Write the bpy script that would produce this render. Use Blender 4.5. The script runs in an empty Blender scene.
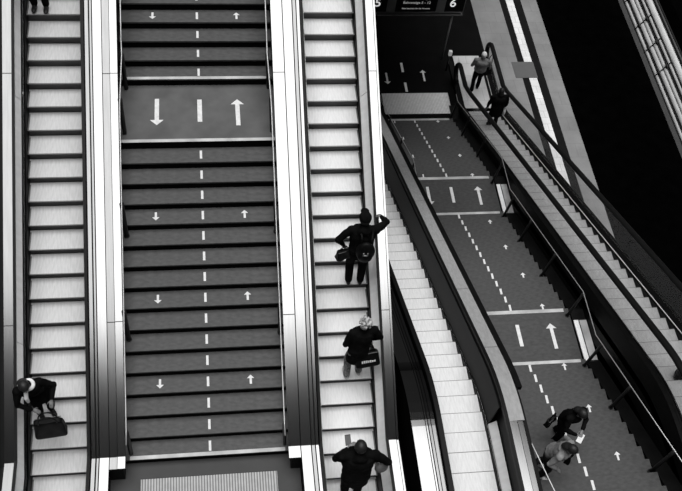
import bpy, bmesh, math, random
from mathutils import Vector, Matrix, Euler
random.seed(7)
S = bpy.context.scene
COL = S.collection
PI = math.pi

# ------------------------------------------------------------------ materials
def mat(name, base, rough=0.6, metal=0.0, var=0.08, scale=6.0, spec=0.5, bump=0.0, stretch=(1, 1, 1), detail=4):
    m = bpy.data.materials.new(name); m.use_nodes = True
    nt = m.node_tree; n = nt.nodes; l = nt.links
    b = n['Principled BSDF']
    tc = n.new('ShaderNodeTexCoord'); mp = n.new('ShaderNodeMapping'); mp.inputs['Scale'].default_value = stretch
    nz = n.new('ShaderNodeTexNoise'); nz.inputs['Scale'].default_value = scale; nz.inputs['Detail'].default_value = detail
    l.new(tc.outputs['Object'], mp.inputs['Vector']); l.new(mp.outputs['Vector'], nz.inputs['Vector'])
    rp = n.new('ShaderNodeValToRGB')
    lo = max(0, base * (1 - var)); hi = min(1, base * (1 + var))
    rp.color_ramp.elements[0].position = 0.3; rp.color_ramp.elements[1].position = 0.7
    rp.color_ramp.elements[0].color = (lo, lo, lo, 1); rp.color_ramp.elements[1].color = (hi, hi, hi, 1)
    l.new(nz.outputs['Fac'], rp.inputs['Fac']); l.new(rp.outputs['Color'], b.inputs['Base Color'])
    b.inputs['Roughness'].default_value = rough; b.inputs['Metallic'].default_value = metal
    b.inputs['Specular IOR Level'].default_value = spec
    if bump:
        bp = n.new('ShaderNodeBump'); bp.inputs['Strength'].default_value = bump; bp.inputs['Distance'].default_value = 0.01
        l.new(nz.outputs['Fac'], bp.inputs['Height']); l.new(bp.outputs['Normal'], b.inputs['Normal'])
    return m

def ribbed(name, lo, hi, pitch, axis='X', rough=0.5, metal=0.0, noise=0.15, nscale=9, nstretch=(1, 1, 1)):
    """fine parallel ribs across one axis plus blotchy wear"""
    m = bpy.data.materials.new(name); m.use_nodes = True
    nt = m.node_tree; n = nt.nodes; l = nt.links; b = n['Principled BSDF']
    tc = n.new('ShaderNodeTexCoord'); w = n.new('ShaderNodeTexWave')
    w.wave_type = 'BANDS'; w.bands_direction = axis; w.inputs['Scale'].default_value = 0.314 / pitch; w.inputs['Distortion'].default_value = 0
    l.new(tc.outputs['Object'], w.inputs['Vector'])
    mp = n.new('ShaderNodeMapping'); mp.inputs['Scale'].default_value = nstretch
    nz = n.new('ShaderNodeTexNoise'); nz.inputs['Scale'].default_value = nscale; nz.inputs['Detail'].default_value = 5
    l.new(tc.outputs['Object'], mp.inputs['Vector']); l.new(mp.outputs['Vector'], nz.inputs['Vector'])
    mr = n.new('ShaderNodeMapRange'); mr.inputs['From Min'].default_value = 0.3; mr.inputs['From Max'].default_value = 0.7
    mr.inputs['To Min'].default_value = 1 - noise; mr.inputs['To Max'].default_value = 1 + noise
    l.new(nz.outputs['Fac'], mr.inputs['Value'])
    rp = n.new('ShaderNodeMapRange'); rp.inputs['To Min'].default_value = lo; rp.inputs['To Max'].default_value = hi
    l.new(w.outputs['Fac'], rp.inputs['Value'])
    mu = n.new('ShaderNodeMath'); mu.operation = 'MULTIPLY'; l.new(rp.outputs[0], mu.inputs[0]); l.new(mr.outputs[0], mu.inputs[1])
    l.new(mu.outputs[0], b.inputs['Base Color'])
    b.inputs['Roughness'].default_value = rough; b.inputs['Metallic'].default_value = metal
    return m

def tiles(name, c1, c2, mortar, sx=1.0, bw=0.6, rh=0.3, rough=0.6):
    m = bpy.data.materials.new(name); m.use_nodes = True
    nt = m.node_tree; n = nt.nodes; l = nt.links; b = n['Principled BSDF']
    tc = n.new('ShaderNodeTexCoord'); mp = n.new('ShaderNodeMapping')
    br = n.new('ShaderNodeTexBrick'); br.offset = 0.5
    br.inputs['Color1'].default_value = (c1, c1, c1, 1); br.inputs['Color2'].default_value = (c2, c2, c2, 1); br.inputs['Mortar'].default_value = (mortar,) * 3 + (1,)
    br.inputs['Scale'].default_value = sx; br.inputs['Mortar Size'].default_value = 0.008; br.inputs['Brick Width'].default_value = bw; br.inputs['Row Height'].default_value = rh
    l.new(tc.outputs['Object'], mp.inputs['Vector']); l.new(mp.outputs['Vector'], br.inputs['Vector'])
    nz = n.new('ShaderNodeTexNoise'); nz.inputs['Scale'].default_value = 1.3; nz.inputs['Detail'].default_value = 6
    l.new(tc.outputs['Object'], nz.inputs['Vector'])
    mr = n.new('ShaderNodeMapRange'); mr.inputs['From Min'].default_value = 0.3; mr.inputs['From Max'].default_value = 0.7; mr.inputs['To Min'].default_value = 0.82; mr.inputs['To Max'].default_value = 1.15
    l.new(nz.outputs['Fac'], mr.inputs['Value'])
    vm = n.new('ShaderNodeVectorMath'); vm.operation = 'SCALE'; l.new(br.outputs['Color'], vm.inputs[0]); l.new(mr.outputs[0], vm.inputs['Scale'])
    l.new(vm.outputs[0], b.inputs['Base Color']); b.inputs['Roughness'].default_value = rough
    return m

def emit(name, c, s):
    m = bpy.data.materials.new(name); m.use_nodes = True; b = m.node_tree.nodes['Principled BSDF']
    b.inputs['Base Color'].default_value = (c, c, c, 1); b.inputs['Emission Color'].default_value = (c, c, c, 1); b.inputs['Emission Strength'].default_value = s
    return m

def glass(name, refl=1.45, tint=0.86):
    m = bpy.data.materials.new(name); m.use_nodes = True
    nt = m.node_tree; n = nt.nodes; l = nt.links; n.remove(n['Principled BSDF']); out = n['Material Output']
    tr = n.new('ShaderNodeBsdfTransparent'); tr.inputs['Color'].default_value = (tint, tint, tint, 1)
    gl = n.new('ShaderNodeBsdfGlossy'); gl.inputs['Roughness'].default_value = 0.03
    lw = n.new('ShaderNodeLayerWeight'); pw = n.new('ShaderNodeMath'); pw.operation = 'POWER'; pw.inputs[1].default_value = 3.0
    l.new(lw.outputs['Facing'], pw.inputs[0]); mr = n.new('ShaderNodeMapRange'); mr.inputs['To Min'].default_value = 0.02; mr.inputs['To Max'].default_value = refl
    l.new(pw.outputs[0], mr.inputs['Value'])
    mx = n.new('ShaderNodeMixShader'); l.new(mr.outputs[0], mx.inputs[0]); l.new(tr.outputs[0], mx.inputs[1]); l.new(gl.outputs[0], mx.inputs[2]); l.new(mx.outputs[0], out.inputs['Surface'])
    return m

M = dict(
    steel=mat('brushed_steel', 0.19, 0.11, 1.0, 0.04, 3, stretch=(8, 0.6, 1)),
    steel_mid=mat('satin_steel', 0.12, 0.13, 1.0, 0.06, 3, stretch=(8, 0.6, 1)),
    panel=mat('brushed_panel_steel', 0.92, 0.55, 0.4, 0.05, 3, stretch=(1, 4, 1)),
    palesheen=mat('painted_steel_sheen', 0.85, 0.6, 0.0, 0.04, 6),  # pale colour stands in for skylight mirrored in steel
    dullsteel=mat('dull_steel', 0.06, 0.22, 1.0, 0.10, 5, stretch=(2, 5, 1)),
    stair_shade=mat('shaded_granite_tread', 0.045, 0.62, 0.0, 0.22, 13, 0.3, stretch=(0.7, 1.3, 1), detail=8),  # granite darkened to carry the shade on the lower stairs
    black=mat('black_cladding', 0.005, 0.5, 0.0, 0.2, 4, spec=0.08),
    void=mat('unlit_black_concrete', 0.001, 0.95, 0.0, 0.3, 2, spec=0.0),  # darkness of the void put into a near-black colour
    rubber=mat('black_rubber', 0.006, 0.5, 0.0, 0.1, 8, spec=0.12),
    rail=mat('polished_rail', 0.42, 0.3, 0.4, 0.02, 8),
    post=mat('dark_post_metal', 0.02, 0.45, 0.3, 0.1, 8, spec=0.3),
    tread=ribbed('ribbed_aluminium_tread', 0.50, 0.66, 0.012, 'X', 0.55, 0.0, 0.10, 7, (5, 0.7, 1)),
    tread_left=ribbed('worn_aluminium_tread', 0.36, 0.52, 0.012, 'X', 0.55, 0.0, 0.13, 7, (5, 0.7, 1)),
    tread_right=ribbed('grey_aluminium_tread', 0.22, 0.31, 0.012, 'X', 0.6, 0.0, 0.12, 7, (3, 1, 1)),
    riser=ribbed('ribbed_dark_riser', 0.05, 0.11, 0.012, 'X', 0.6, 0.0, 0.1),
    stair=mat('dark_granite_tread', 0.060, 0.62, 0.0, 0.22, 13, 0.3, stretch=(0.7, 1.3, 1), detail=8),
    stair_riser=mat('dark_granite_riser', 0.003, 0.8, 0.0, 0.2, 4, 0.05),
    landing=mat('dark_granite_landing', 0.082, 0.62, 0.0, 0.22, 2.2, 0.3, detail=8),
    lobby=mat('dark_granite_floor', 0.023, 0.55, 0.0, 0.25, 1.8, 0.35, detail=8),
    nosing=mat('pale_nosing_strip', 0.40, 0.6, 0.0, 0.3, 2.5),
    paint=mat('white_paint', 0.60, 0.6, 0.0, 0.12, 14),
    matt=ribbed('ribbed_entrance_mat', 0.12, 0.42, 0.048, 'X', 0.7, 0.0, 0.1),
    matt2=ribbed('grey_ribbed_mat', 0.38, 0.62, 0.052, 'X', 0.7, 0.0, 0.1),
    plat=tiles('platform_tiles', 0.165, 0.18, 0.135, 1.0, 0.6, 0.6),
    band=mat('black_granite_band', 0.005, 0.6, 0.0, 0.2, 5, 0.08),
    white=tiles('white_guide_tiles', 0.60, 0.68, 0.42, 1.0, 0.3, 0.3),
    cover=mat('grey_cover_plate', 0.075, 0.6, 0.0, 0.05, 6),
    landplate=tiles('pale_landing_plate', 0.48, 0.54, 0.36, 1.0, 0.6, 0.6),
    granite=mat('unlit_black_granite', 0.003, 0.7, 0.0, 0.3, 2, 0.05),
    glass=glass('balustrade_glass', 0.10, 0.93),
    facade=mat('pale_facade_panel', 0.50, 0.5, 0.0, 0.10, 2),
    facade2=mat('bright_facade_panel', 0.78, 0.5, 0.0, 0.06, 2),
    dark=mat('dark_metal_trim', 0.02, 0.5, 0.0, 0.1, 5, 0.2),
    greytrim=mat('grey_metal_trim', 0.10, 0.5, 0.0, 0.1, 5, 0.2),
    signblack=mat('sign_black_face', 0.004, 0.7, 0.0, 0.1, 5, 0.1),
    signgrey=mat('sign_grey_panel', 0.16, 0.6, 0.0, 0.1, 5, 0.1),
    signtext=emit('backlit_sign_lettering', 0.8, 0.75),
    signtext2=emit('dim_sign_lettering', 0.45, 0.45),
    lamp=emit('lamp_diffuser', 0.5, 0.35),
    skin=mat('skin', 0.15, 0.5, 0.0, 0.06, 12),
    hairdark=mat('dark_hair', 0.012, 0.5, 0.0, 0.4, 40, 0.3, 0.4),
    hairlight=mat('curly_fair_hair', 0.33, 0.6, 0.0, 0.75, 26, 0.3, 1.0),
    hairwhite=mat('white_hair', 0.7, 0.6, 0.0, 0.15, 20),
    cloth_black=mat('black_cloth', 0.004, 0.9, 0.0, 0.4, 9, 0.04, 0.4),
    cloth_dark=mat('charcoal_cloth', 0.011, 0.85, 0.0, 0.5, 9, 0.15, 0.4),
    cloth_mid=mat('grey_cloth', 0.17, 0.85, 0.0, 0.3, 7, 0.2, 0.4),
    cloth_hood=mat('light_hoodie_cloth', 0.17, 0.85, 0.0, 0.35, 7, 0.2, 0.4),
    cloth_white=mat('white_cloth', 0.7, 0.8, 0.0, 0.1, 7, 0.2, 0.3),
    denim=mat('patterned_grey_cloth', 0.14, 0.85, 0.0, 0.9, 30, 0.2, 0.4),
    leather=mat('black_leather', 0.004, 0.5, 0.0, 0.3, 12, 0.10, 0.3),
    shoe=mat('black_shoe', 0.008, 0.5, 0.0, 0.3, 10, 0.25),
    paleshoe=mat('pale_shoe', 0.4, 0.6, 0.0, 0.4, 30, 0.3),
    screen=emit('phone_screen', 0.06, 1.0),
)

# ------------------------------------------------------------------ helpers
def link(o, parent=None):
    COL.objects.link(o)
    if parent is not None:
        o.parent = parent
    return o

def thing(name, label, cat, loc=(0, 0, 0), rz=0, group=None):
    o = bpy.data.objects.new(name, None); o.location = loc; o.rotation_euler = (0, 0, rz); o.empty_display_size = 0.2
    link(o); o['label'] = label; o['category'] = cat
    if group: o['group'] = group
    return o

def tag(o, label, cat, group=None, kind=None):
    o['label'] = label; o['category'] = cat
    if group: o['group'] = group
    if kind: o['kind'] = kind
    return o

def obj(name, bm, mats, parent=None, smooth=False, loc=None):
    me = bpy.data.meshes.new(name); bmesh.ops.recalc_face_normals(bm, faces=bm.faces); bm.to_mesh(me); bm.free()
    for mm in (mats if isinstance(mats, (list, tuple)) else [mats]): me.materials.append(mm)
    if smooth:
        for p in me.polygons: p.use_smooth = True
    o = bpy.data.objects.new(name, me)
    if loc is not None: o.location = loc
    return link(o, parent)

def struct(name, bm, m, smooth=False):
    o = obj(name, bm, m, None, smooth); o['kind'] = 'structure'; return o

def box(bm, x0, x1, y0, y1, z0, z1, mi=0):
    v = [bm.verts.new(p) for p in [(x0, y0, z0), (x1, y0, z0), (x1, y1, z0), (x0, y1, z0), (x0, y0, z1), (x1, y0, z1), (x1, y1, z1), (x0, y1, z1)]]
    for f in [(0, 3, 2, 1), (4, 5, 6, 7), (0, 1, 5, 4), (1, 2, 6, 5), (2, 3, 7, 6), (3, 0, 4, 7)]:
        bm.faces.new([v[i] for i in f]).material_index = mi
    return bm

def prism(bm, poly, a, b, axis='X', mi=0):
    """poly in the two other axes, extruded from a to b"""
    def P(u, v, t):
        return (t, u, v) if axis == 'X' else ((u, t, v) if axis == 'Y' else (u, v, t))
    va = [bm.verts.new(P(u, v, a)) for u, v in poly]; vb = [bm.verts.new(P(u, v, b)) for u, v in poly]
    n = len(poly)
    bm.faces.new(va).material_index = mi; bm.faces.new(vb[::-1]).material_index = mi
    for i in range(n):
        bm.faces.new([va[i], va[(i + 1) % n], vb[(i + 1) % n], vb[i]]).material_index = mi
    return bm

def sweepY(bm, poly, path, ys, gap=None):
    """cross-section poly (X, w) carried along Y with height path(Y)+w; ys = stations, gap = Y breaks"""
    segs = [ys]
    if gap:
        segs = []; cur = [ys[0]]
        pts = sorted(list(ys[1:]) + [('g', g) for g in gap], key=lambda t: t[1] if isinstance(t, tuple) else t)
        for t in pts:
            if isinstance(t, tuple):
                cur.append(t[1] - 0.006); segs.append(cur); cur = [t[1] + 0.006]
            else: cur.append(t)
        segs.append(cur)
    for sg in segs:
        rings = [[bm.verts.new((x, y, path(y) + w)) for x, w in poly] for y in sg]
        n = len(poly)
        bm.faces.new(rings[0]); bm.faces.new(rings[-1][::-1])
        for a, b in zip(rings, rings[1:]):
            for i in range(n):
                bm.faces.new([a[i], a[(i + 1) % n], b[(i + 1) % n], b[i]])
    return bm

def rect(x0, x1, w0, w1): return [(x0, w0), (x1, w0), (x1, w1), (x0, w1)]

def tube(bm, pts, r, sides=8, caps=True, rs=None, squash=None):
    pts = [Vector(p) for p in pts]; rings = []
    n = len(pts)
    up = None
    for i, p in enumerate(pts):
        d = (pts[min(i + 1, n - 1)] - pts[max(i - 1, 0)]).normalized()
        if up is None:
            up = Vector((1, 0, 0)) if abs(d.x) < 0.9 else Vector((0, 0, 1))
        a = (up - d * up.dot(d)).normalized(); b = d.cross(a); up = a
        rr = rs[i] if rs else r
        ra, rb = (rr, rr) if not squash else (rr * squash[0], rr * squash[1])
        rings.append([bm.verts.new(p + a * math.cos(2 * PI * k / sides) * ra + b * math.sin(2 * PI * k / sides) * rb) for k in range(sides)])
    for r0, r1 in zip(rings, rings[1:]):
        for k in range(sides):
            bm.faces.new([r0[k], r0[(k + 1) % sides], r1[(k + 1) % sides], r1[k]])
    if caps:
        bm.faces.new(rings[0][::-1]); bm.faces.new(rings[-1])
    return bm

def copy_of(o, parent, loc=None):
    c = o.copy(); COL.objects.link(c); c.parent = parent
    if loc is not None: c.location = loc
    return c

# ------------------------------------------------------------------ profile of the place
SL = 0.5275; YL = 6.853            # left flight rises away from the camera
SR = -0.5088; YR = 7.152           # right flight falls away from the camera
FL = -7.294                        # deep floor
def left_steps(Y): return SL * (max(Y, 5.7) - YL)
def left_bal(Y): return SL * (max(Y, 6.33) - YL)
def right_steps(Y):
    d = 0.55
    if Y < YR - d: return 0.0
    if Y < YR + d: return max(FL, SR * (Y - YR + d) ** 2 / (4 * d))
    return max(FL, SR * (Y - YR))
def right_bal(Y):
    d = 0.72
    if Y < YR - d: return 0.0
    if Y < YR + d: return SR * (Y - YR + d) ** 2 / (4 * d)
    return max(FL, SR * (Y - YR))
LY = [4.0, 6.33, 17.6]
RY = [3.0, 6.43, 6.55, 6.7, 6.9, 7.15, 7.4, 7.65, 7.88, 21.488, 23.7]

# ------------------------------------------------------------------ escalators
PIT = 0.3875
def esc_step(name, xl, xr, rise, treadmat, parent):
    """one step: ribbed tread with raised nosing lip and a curved riser; origin at the nosing"""
    bm = bmesh.new()
    w0, w1 = xl + 0.004, xr - 0.004
    box(bm, w0, w1, 0.0, PIT + 0.040, -0.03, 0.0, 0)
    prof = [(0.048, -0.03)] + [(0.048 + 0.02 * math.sin(PI * k / 6), -0.03 - (abs(rise) + 0.02) * k / 6) for k in range(1, 7)] + [(PIT - 0.02, -0.05 - abs(rise)), (PIT - 0.02, -0.03)]
    prism(bm, prof, w0, w1, 'X', 1)
    for k in range(2):                                # yellow-painted comb edge left plain, raised lips at the sides
        x = w0 if k == 0 else w1 - 0.025
        box(bm, x, x + 0.025, 0.0, PIT - 0.004, 0.0, 0.006, 1)
    o = obj(name, bm, [treadmat, M['riser']], parent)
    return o

def esc_step_down(name, xl, xr, rise, treadmat, parent):
    bm = bmesh.new(); w0, w1 = xl + 0.004, xr - 0.004
    box(bm, w0, w1, 0.0, PIT - 0.004, -0.03, 0.0, 0)
    prof = [(0.02, -0.03), (0.02, -0.05 - abs(rise))] + [(PIT - 0.012 - 0.02 * math.sin(PI * k / 6), -0.03 - (abs(rise) + 0.02) * k / 6) for k in range(6, 0, -1)] + [(PIT - 0.012, -0.03)]
    prism(bm, prof, w0, w1, 'X', 1)
    box(bm, w0, w1, PIT - 0.012, PIT - 0.004, 0.0, 0.003, 1)
    return obj(name, bm, [treadmat, M['riser']], parent)

def escalator(label, xl, xr, y0, y1, path, treadmat, parts, ys, balpath, down=False, phase=0.0):
    t = thing('escalator', label, 'escalator', ((xl + xr) / 2, (y0 + y1) / 2, balpath((y0 + y1) / 2)))
    loc = Vector(t.location); ox = loc.x
    rise = 0.204
    mk = esc_step_down if down else esc_step
    first = None; y = y0 + phase; k = 0
    while y + PIT < y1 and k < 100:
        z = path(y + (PIT if False else 0)) if not down else path(y + PIT * 0.5)
        if first is None:
            first = mk('step', xl - ox, xr - ox, rise, treadmat, t); first.location = (0, y - loc.y, z - loc.z)
        else:
            copy_of(first, t, (0, y - loc.y, z - loc.z))
        y += PIT; k += 1
    for nm, m, poly, opt in parts:
        bm = bmesh.new()
        sweepY(bm, [(x - ox, w - loc.z) for x, w in poly], lambda Y: balpath(Y + loc.y), [v - loc.y for v in (opt.get('ys') or ys)], [g - loc.y for g in opt['gap']] if opt.get('gap') else None)
        o = obj(nm, bm, M[m], t)
        if opt.get('label'): o['label'] = opt['label']
    return t, loc

GAPL = [8.35, 12.25]
def low_body(xa, xb, top=0.0, d=1.1): return ('truss_cladding', 'black', rect(xa, xb, -d, top), {})

# leftmost neighbour: only its right edge is in frame
e0 = escalator('escalator at the far left edge, only its right edge showing', -4.95, -3.955, 4.6, 17.0, left_steps, M['tread_left'], [
    low_body(-5.4, -3.62, -0.35), ('skirt', 'black', rect(-3.95, -3.93, -0.35, 0.12), {}), ('skirt', 'black', rect(-4.98, -4.955, -0.35, 0.12), {}),
    ('balustrade_panel', 'panel', rect(-3.93, -3.90, 0.10, 0.80), {}), ('balustrade_panel', 'panel', rect(-5.06, -5.03, 0.1, 0.80), {}),
    ('handrail', 'rubber', rect(-3.93, -3.87, 0.84, 0.90), {}), ('handrail', 'rubber', rect(-5.09, -5.03, 0.84, 0.90), {}),
    ('deck_cladding', 'dullsteel', rect(-3.86, -3.64, 0.70, 0.72), {'gap': GAPL}), ('outer_cladding', 'black', rect(-3.86, -3.56, -0.35, 0.62), {}),
], LY, left_bal)

# escalator left of the grey stairs
x0, x1 = -3.249, -2.245
e1 = escalator('pale ribbed escalator left of the dark stairs, coming down with the bag carrier', x0, x1, 4.46, 17.3, left_steps, M['tread_left'], [
    low_body(-3.55, -1.62, -0.38),
    ('skirt', 'black', rect(-3.262, -3.252, -0.35, 0.10), {}), ('skirt', 'black', rect(-2.242, -2.225, -0.35, 0.10), {}),
    ('edge_trim', 'steel', rect(-3.315, -3.285, 0.08, 0.11), {}),
    ('inner_deck', 'panel', [(-3.335, 0.10), (-3.43, 0.24), (-3.43, 0.20), (-3.335, 0.07)], {'gap': GAPL, 'label': 'bright sloping steel deck'}),
    ('balustrade_panel', 'panel', rect(-3.445, -3.43, 0.2, 0.74), {}),
    ('handrail', 'rubber', rect(-3.362, -3.318, 0.80, 0.86), {}),
    ('deck_cladding', 'steel_mid', rect(-3.53, -3.375, 0.74, 0.78), {'gap': GAPL}),
    ('outer_cladding', 'black', rect(-3.545, -3.45, -0.35, 0.735), {}),
    ('balustrade_panel', 'panel', [(-2.225, 0.10), (-2.20, 0.10), (-2.165, 0.80), (-2.19, 0.80)], {}),
    ('handrail', 'rubber', rect(-2.185, -2.135, 0.80, 0.86), {}),
    ('deck_cladding', 'steel_mid', rect(-2.12, -2.06, 0.72, 0.755), {}),
    ('deck_cladding', 'steel_mid', rect(-2.035, -2.005, 0.72, 0.755), {}),
    ('deck_cladding', 'steel', rect(-1.985, -1.835, 0.72, 0.76), {}),
    ('deck_cladding', 'steel_mid', rect(-1.822, -1.70, 0.72, 0.755), {'gap': GAPL, 'ys': [6.12, 6.33, 17.6]}),
    ('deck_cladding', 'steel', rect(-1.690, -1.565, 0.72, 0.765), {'gap': GAPL, 'ys': [6.12, 6.33, 17.6]}),
    ('side_cladding', 'black', rect(-2.12, -1.60, -0.35, 0.715), {'ys': [6.12, 6.33, 17.6]}),
    ('side_cladding', 'black', rect(-2.12, -1.85, -0.35, 0.70), {}),
], LY, left_bal)

# escalator right of the grey stairs
x0, x1 = 1.856, 2.857
e2 = escalator('bright ribbed escalator right of the dark stairs, carrying three people', x0, x1, 4.505, 17.3, left_steps, M['tread'], [
    low_body(1.27, 3.16, -0.38),
    ('skirt', 'black', rect(1.835, 1.852, -0.35, 0.10), {}), ('skirt', 'black', rect(2.861, 2.875, -0.35, 0.10), {}),
    ('balustrade_panel', 'panel', [(1.81, 0.10), (1.835, 0.10), (1.80, 0.80), (1.775, 0.80)], {}),
    ('handrail', 'rubber', rect(1.745, 1.792, 0.80, 0.86), {}),
    ('deck_cladding', 'steel', rect(1.685, 1.733, 0.72, 0.755), {}),
    ('deck_cladding', 'steel_mid', rect(1.612, 1.665, 0.72, 0.755), {}),
    ('deck_cladding', 'steel', rect(1.425, 1.592, 0.72, 0.76), {}),
    ('deck_cladding', 'steel', rect(1.205, 1.408, 0.72, 0.765), {'gap': GAPL, 'ys': [6.12, 6.33, 17.6]}),
    ('side_cladding', 'black', rect(1.25, 1.72, -0.35, 0.715), {'ys': [6.12, 6.33, 17.6]}),
    ('side_cladding', 'black', rect(1.43, 1.72, -0.35, 0.70), {}),
    ('inner_deck', 'panel', [(2.878, 0.09), (3.005, 0.24), (3.005, 0.20), (2.878, 0.05)], {'gap': GAPL, 'label': 'bright sloping steel deck'}),
    ('balustrade_panel', 'panel', rect(3.005, 3.02, 0.2, 0.74), {}),
    ('handrail', 'rubber', rect(2.912, 2.956, 0.80, 0.86), {}),
    ('deck_cladding', 'steel', rect(2.966, 3.105, 0.74, 0.78), {'gap': GAPL}),
    ('edge_trim', 'steel', rect(3.118, 3.15, 0.70, 0.76), {}),
    ('outer_cladding', 'black', rect(3.03, 3.15, -0.35, 0.69), {}),
], LY, left_bal)

# middle escalator falling away to the deep floor
x0, x1 = 3.905, 4.905
e3 = escalator('empty pale escalator sinking away between the near escalators and the arrowed lower stairs', x0, x1, 3.0, 21.4, right_steps, M['tread'], [
    low_body(3.36, 5.40, -0.45),
    ('skirt', 'black', rect(3.885, 3.902, -0.45, 0.10), {}), ('skirt', 'black', rect(4.908, 4.925, -0.45, 0.10), {}),
    ('inner_deck', 'palesheen', rect(4.912, 4.932, 0.06, 0.085), {'label': 'thin bright edge strip'}),  # bright glint of the steel edge, put in as pale colour
    ('balustrade_panel', 'black', [(3.86, 0.1), (3.88, 0.1), (3.85, 0.80), (3.83, 0.80)], {}),
    ('balustrade_panel', 'black', [(4.935, 0.1), (4.96, 0.1), (5.02, 0.80), (4.99, 0.80)], {'ys': RY[3:]}),  # black colour stands in for the dark reflection on the sloping panel
    ('inner_deck', 'panel', [(4.95, 0.09), (5.08, 0.22), (5.08, 0.18), (4.95, 0.05)], {'ys': [3.0, 6.43, 6.55, 6.7], 'label': 'white sloping steel deck at the top'}),
    ('handrail', 'rubber', rect(3.80, 3.885, 0.82, 0.90), {}), ('handrail', 'rubber', rect(5.02, 5.085, 0.82, 0.90), {}),
    ('deck_cladding', 'steel', rect(3.36, 3.60, 0.76, 0.79), {'gap': [9.4, 13.3]}),
    ('deck_cladding', 'steel', rect(3.615, 3.64, 0.76, 0.79), {}),
    ('deck_cladding', 'steel_mid', rect(3.66, 3.70, 0.76, 0.79), {}),
    ('deck_cladding', 'steel_mid', rect(3.715, 3.785, 0.76, 0.79), {}),
    ('deck_cladding', 'steel', rect(5.095, 5.26, 0.76, 0.79), {'ys': [3.0, 6.43]}),
    ('deck_cladding', 'steel_mid', rect(5.275, 5.37, 0.74, 0.77), {'ys': [3.0, 6.43]}),
    ('deck_cladding', 'tread_right', rect(5.10, 5.40, 0.76, 0.79), {'ys': RY[1:], 'gap': [8.2, 10.15, 12.1, 14.05, 16.0]}),  # grey colour stands in for reflections on the sloping steel deck
    ('outer_ledge', 'black', rect(5.41, 5.56, 0.60, 0.72), {'ys': RY[5:]}), ('outer_ledge', 'black', rect(5.385, 5.46, 0.60, 0.72), {'ys': RY[:7]}), ('side_cladding', 'black', rect(5.10, 5.39, -0.45, 0.735), {}), ('side_cladding', 'black', rect(3.37, 3.79, -0.45, 0.75), {}),
], RY, right_bal, down=True, phase=0.12)

# right-hand escalator with glass balustrades
x0, x1 = 8.74, 9.74
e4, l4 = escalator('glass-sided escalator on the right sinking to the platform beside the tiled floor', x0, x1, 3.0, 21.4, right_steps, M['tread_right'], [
    low_body(8.56, 10.12, -0.42),
    ('skirt', 'black', rect(8.70, 8.735, -0.45, 0.10), {}), ('skirt', 'black', rect(9.745, 9.76, -0.45, 0.10), {}),
    ('edge_trim', 'palesheen', rect(9.800, 9.812, 0.10, 0.125), {'label': 'thin bright edge strip'}),  # pale colour replaces the gleam of this steel edge
    ('balustrade_glass', 'glass', rect(8.635, 8.647, 0.08, 0.93), {'gap': [5.0, 7.3, 9.6, 11.9, 14.2, 16.5, 18.8, 21.1], 'ys': RY[:-1] + [23.0]}),
    ('balustrade_glass', 'glass', rect(9.90, 9.912, 0.08, 0.93), {'gap': [5.0, 7.3, 9.6, 11.9, 14.2, 16.5, 18.8, 21.1], 'ys': RY[:-1] + [23.7]}),
    ('outer_deck', 'black', rect(9.79, 10.12, 0.04, 0.08), {}), ('outer_deck', 'black', rect(8.56, 8.70, 0.04, 0.08), {}), ('side_cladding', 'black', rect(8.56, 8.69, -0.6, 0.038), {}), ('side_cladding', 'black', rect(9.83, 10.12, -0.6, 0.038), {}),
], RY, right_bal, down=True, phase=0.2)
for X, ye in ((8.62, 22.85), (9.93, 23.85)):           # moving handrails with their rounded newel ends
    pts = [(X, y, right_bal(y) + 0.96) for y in (3.0, 5.0, 6.3, 6.6, 6.9, 7.2, 7.5, 7.8, 8.2, 11, 14, 17, 19.5, 20.9)]
    c = Vector((X, 21.488, FL + 0.96)); pts += [(X, 21.2, right_bal(21.2) + 0.965), (X, 21.6, FL + 0.955), (X, 22.2, FL + 0.955), (X, ye - 0.35, FL + 0.955)]
    for k in range(1, 9):
        a = PI * k / 8; pts.append((X, ye - 0.35 + 0.36 * math.sin(a), FL + 0.595 + 0.36 * math.cos(a)))
    bm = bmesh.new(); tube(bm, [Vector(p) - l4 for p in pts], 0.075, 10, squash=(1.1, 0.7)); obj('handrail', bm, M['rubber'], e4, True)
bm = bmesh.new(); box(bm, 8.78 - l4.x, 9.74 - l4.x, 21.45 - l4.y, 24.0 - l4.y, FL + 0.004 - l4.z, FL + 0.03 - l4.z); obj('landing_plate', bm, M['landplate'], e4)

# ------------------------------------------------------------------ stairs
T = 0.331
def arrow_bm(x, y, z, length, wid, head, up=True):
    bm = bmesh.new(); s = 1 if up else -1; h = wid / 2
    a = length / 2
    poly = [(-h, -a), (h, -a), (h, a - head), (head * 0.95, a - head), (0, a), (-head * 0.95, a - head), (-h, a - head)]
    poly = [(x + px, y + s * py) for px, py in poly]
    if not up: poly = poly[::-1]
    return prism(bm, poly, z + 0.001, z + 0.004, 'Z')

def dash_bm(x, y, z, length, wid):
    return box(bmesh.new(), x - wid / 2, x + wid / 2, y - length / 2, y + length / 2, z + 0.001, z + 0.004)

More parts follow.
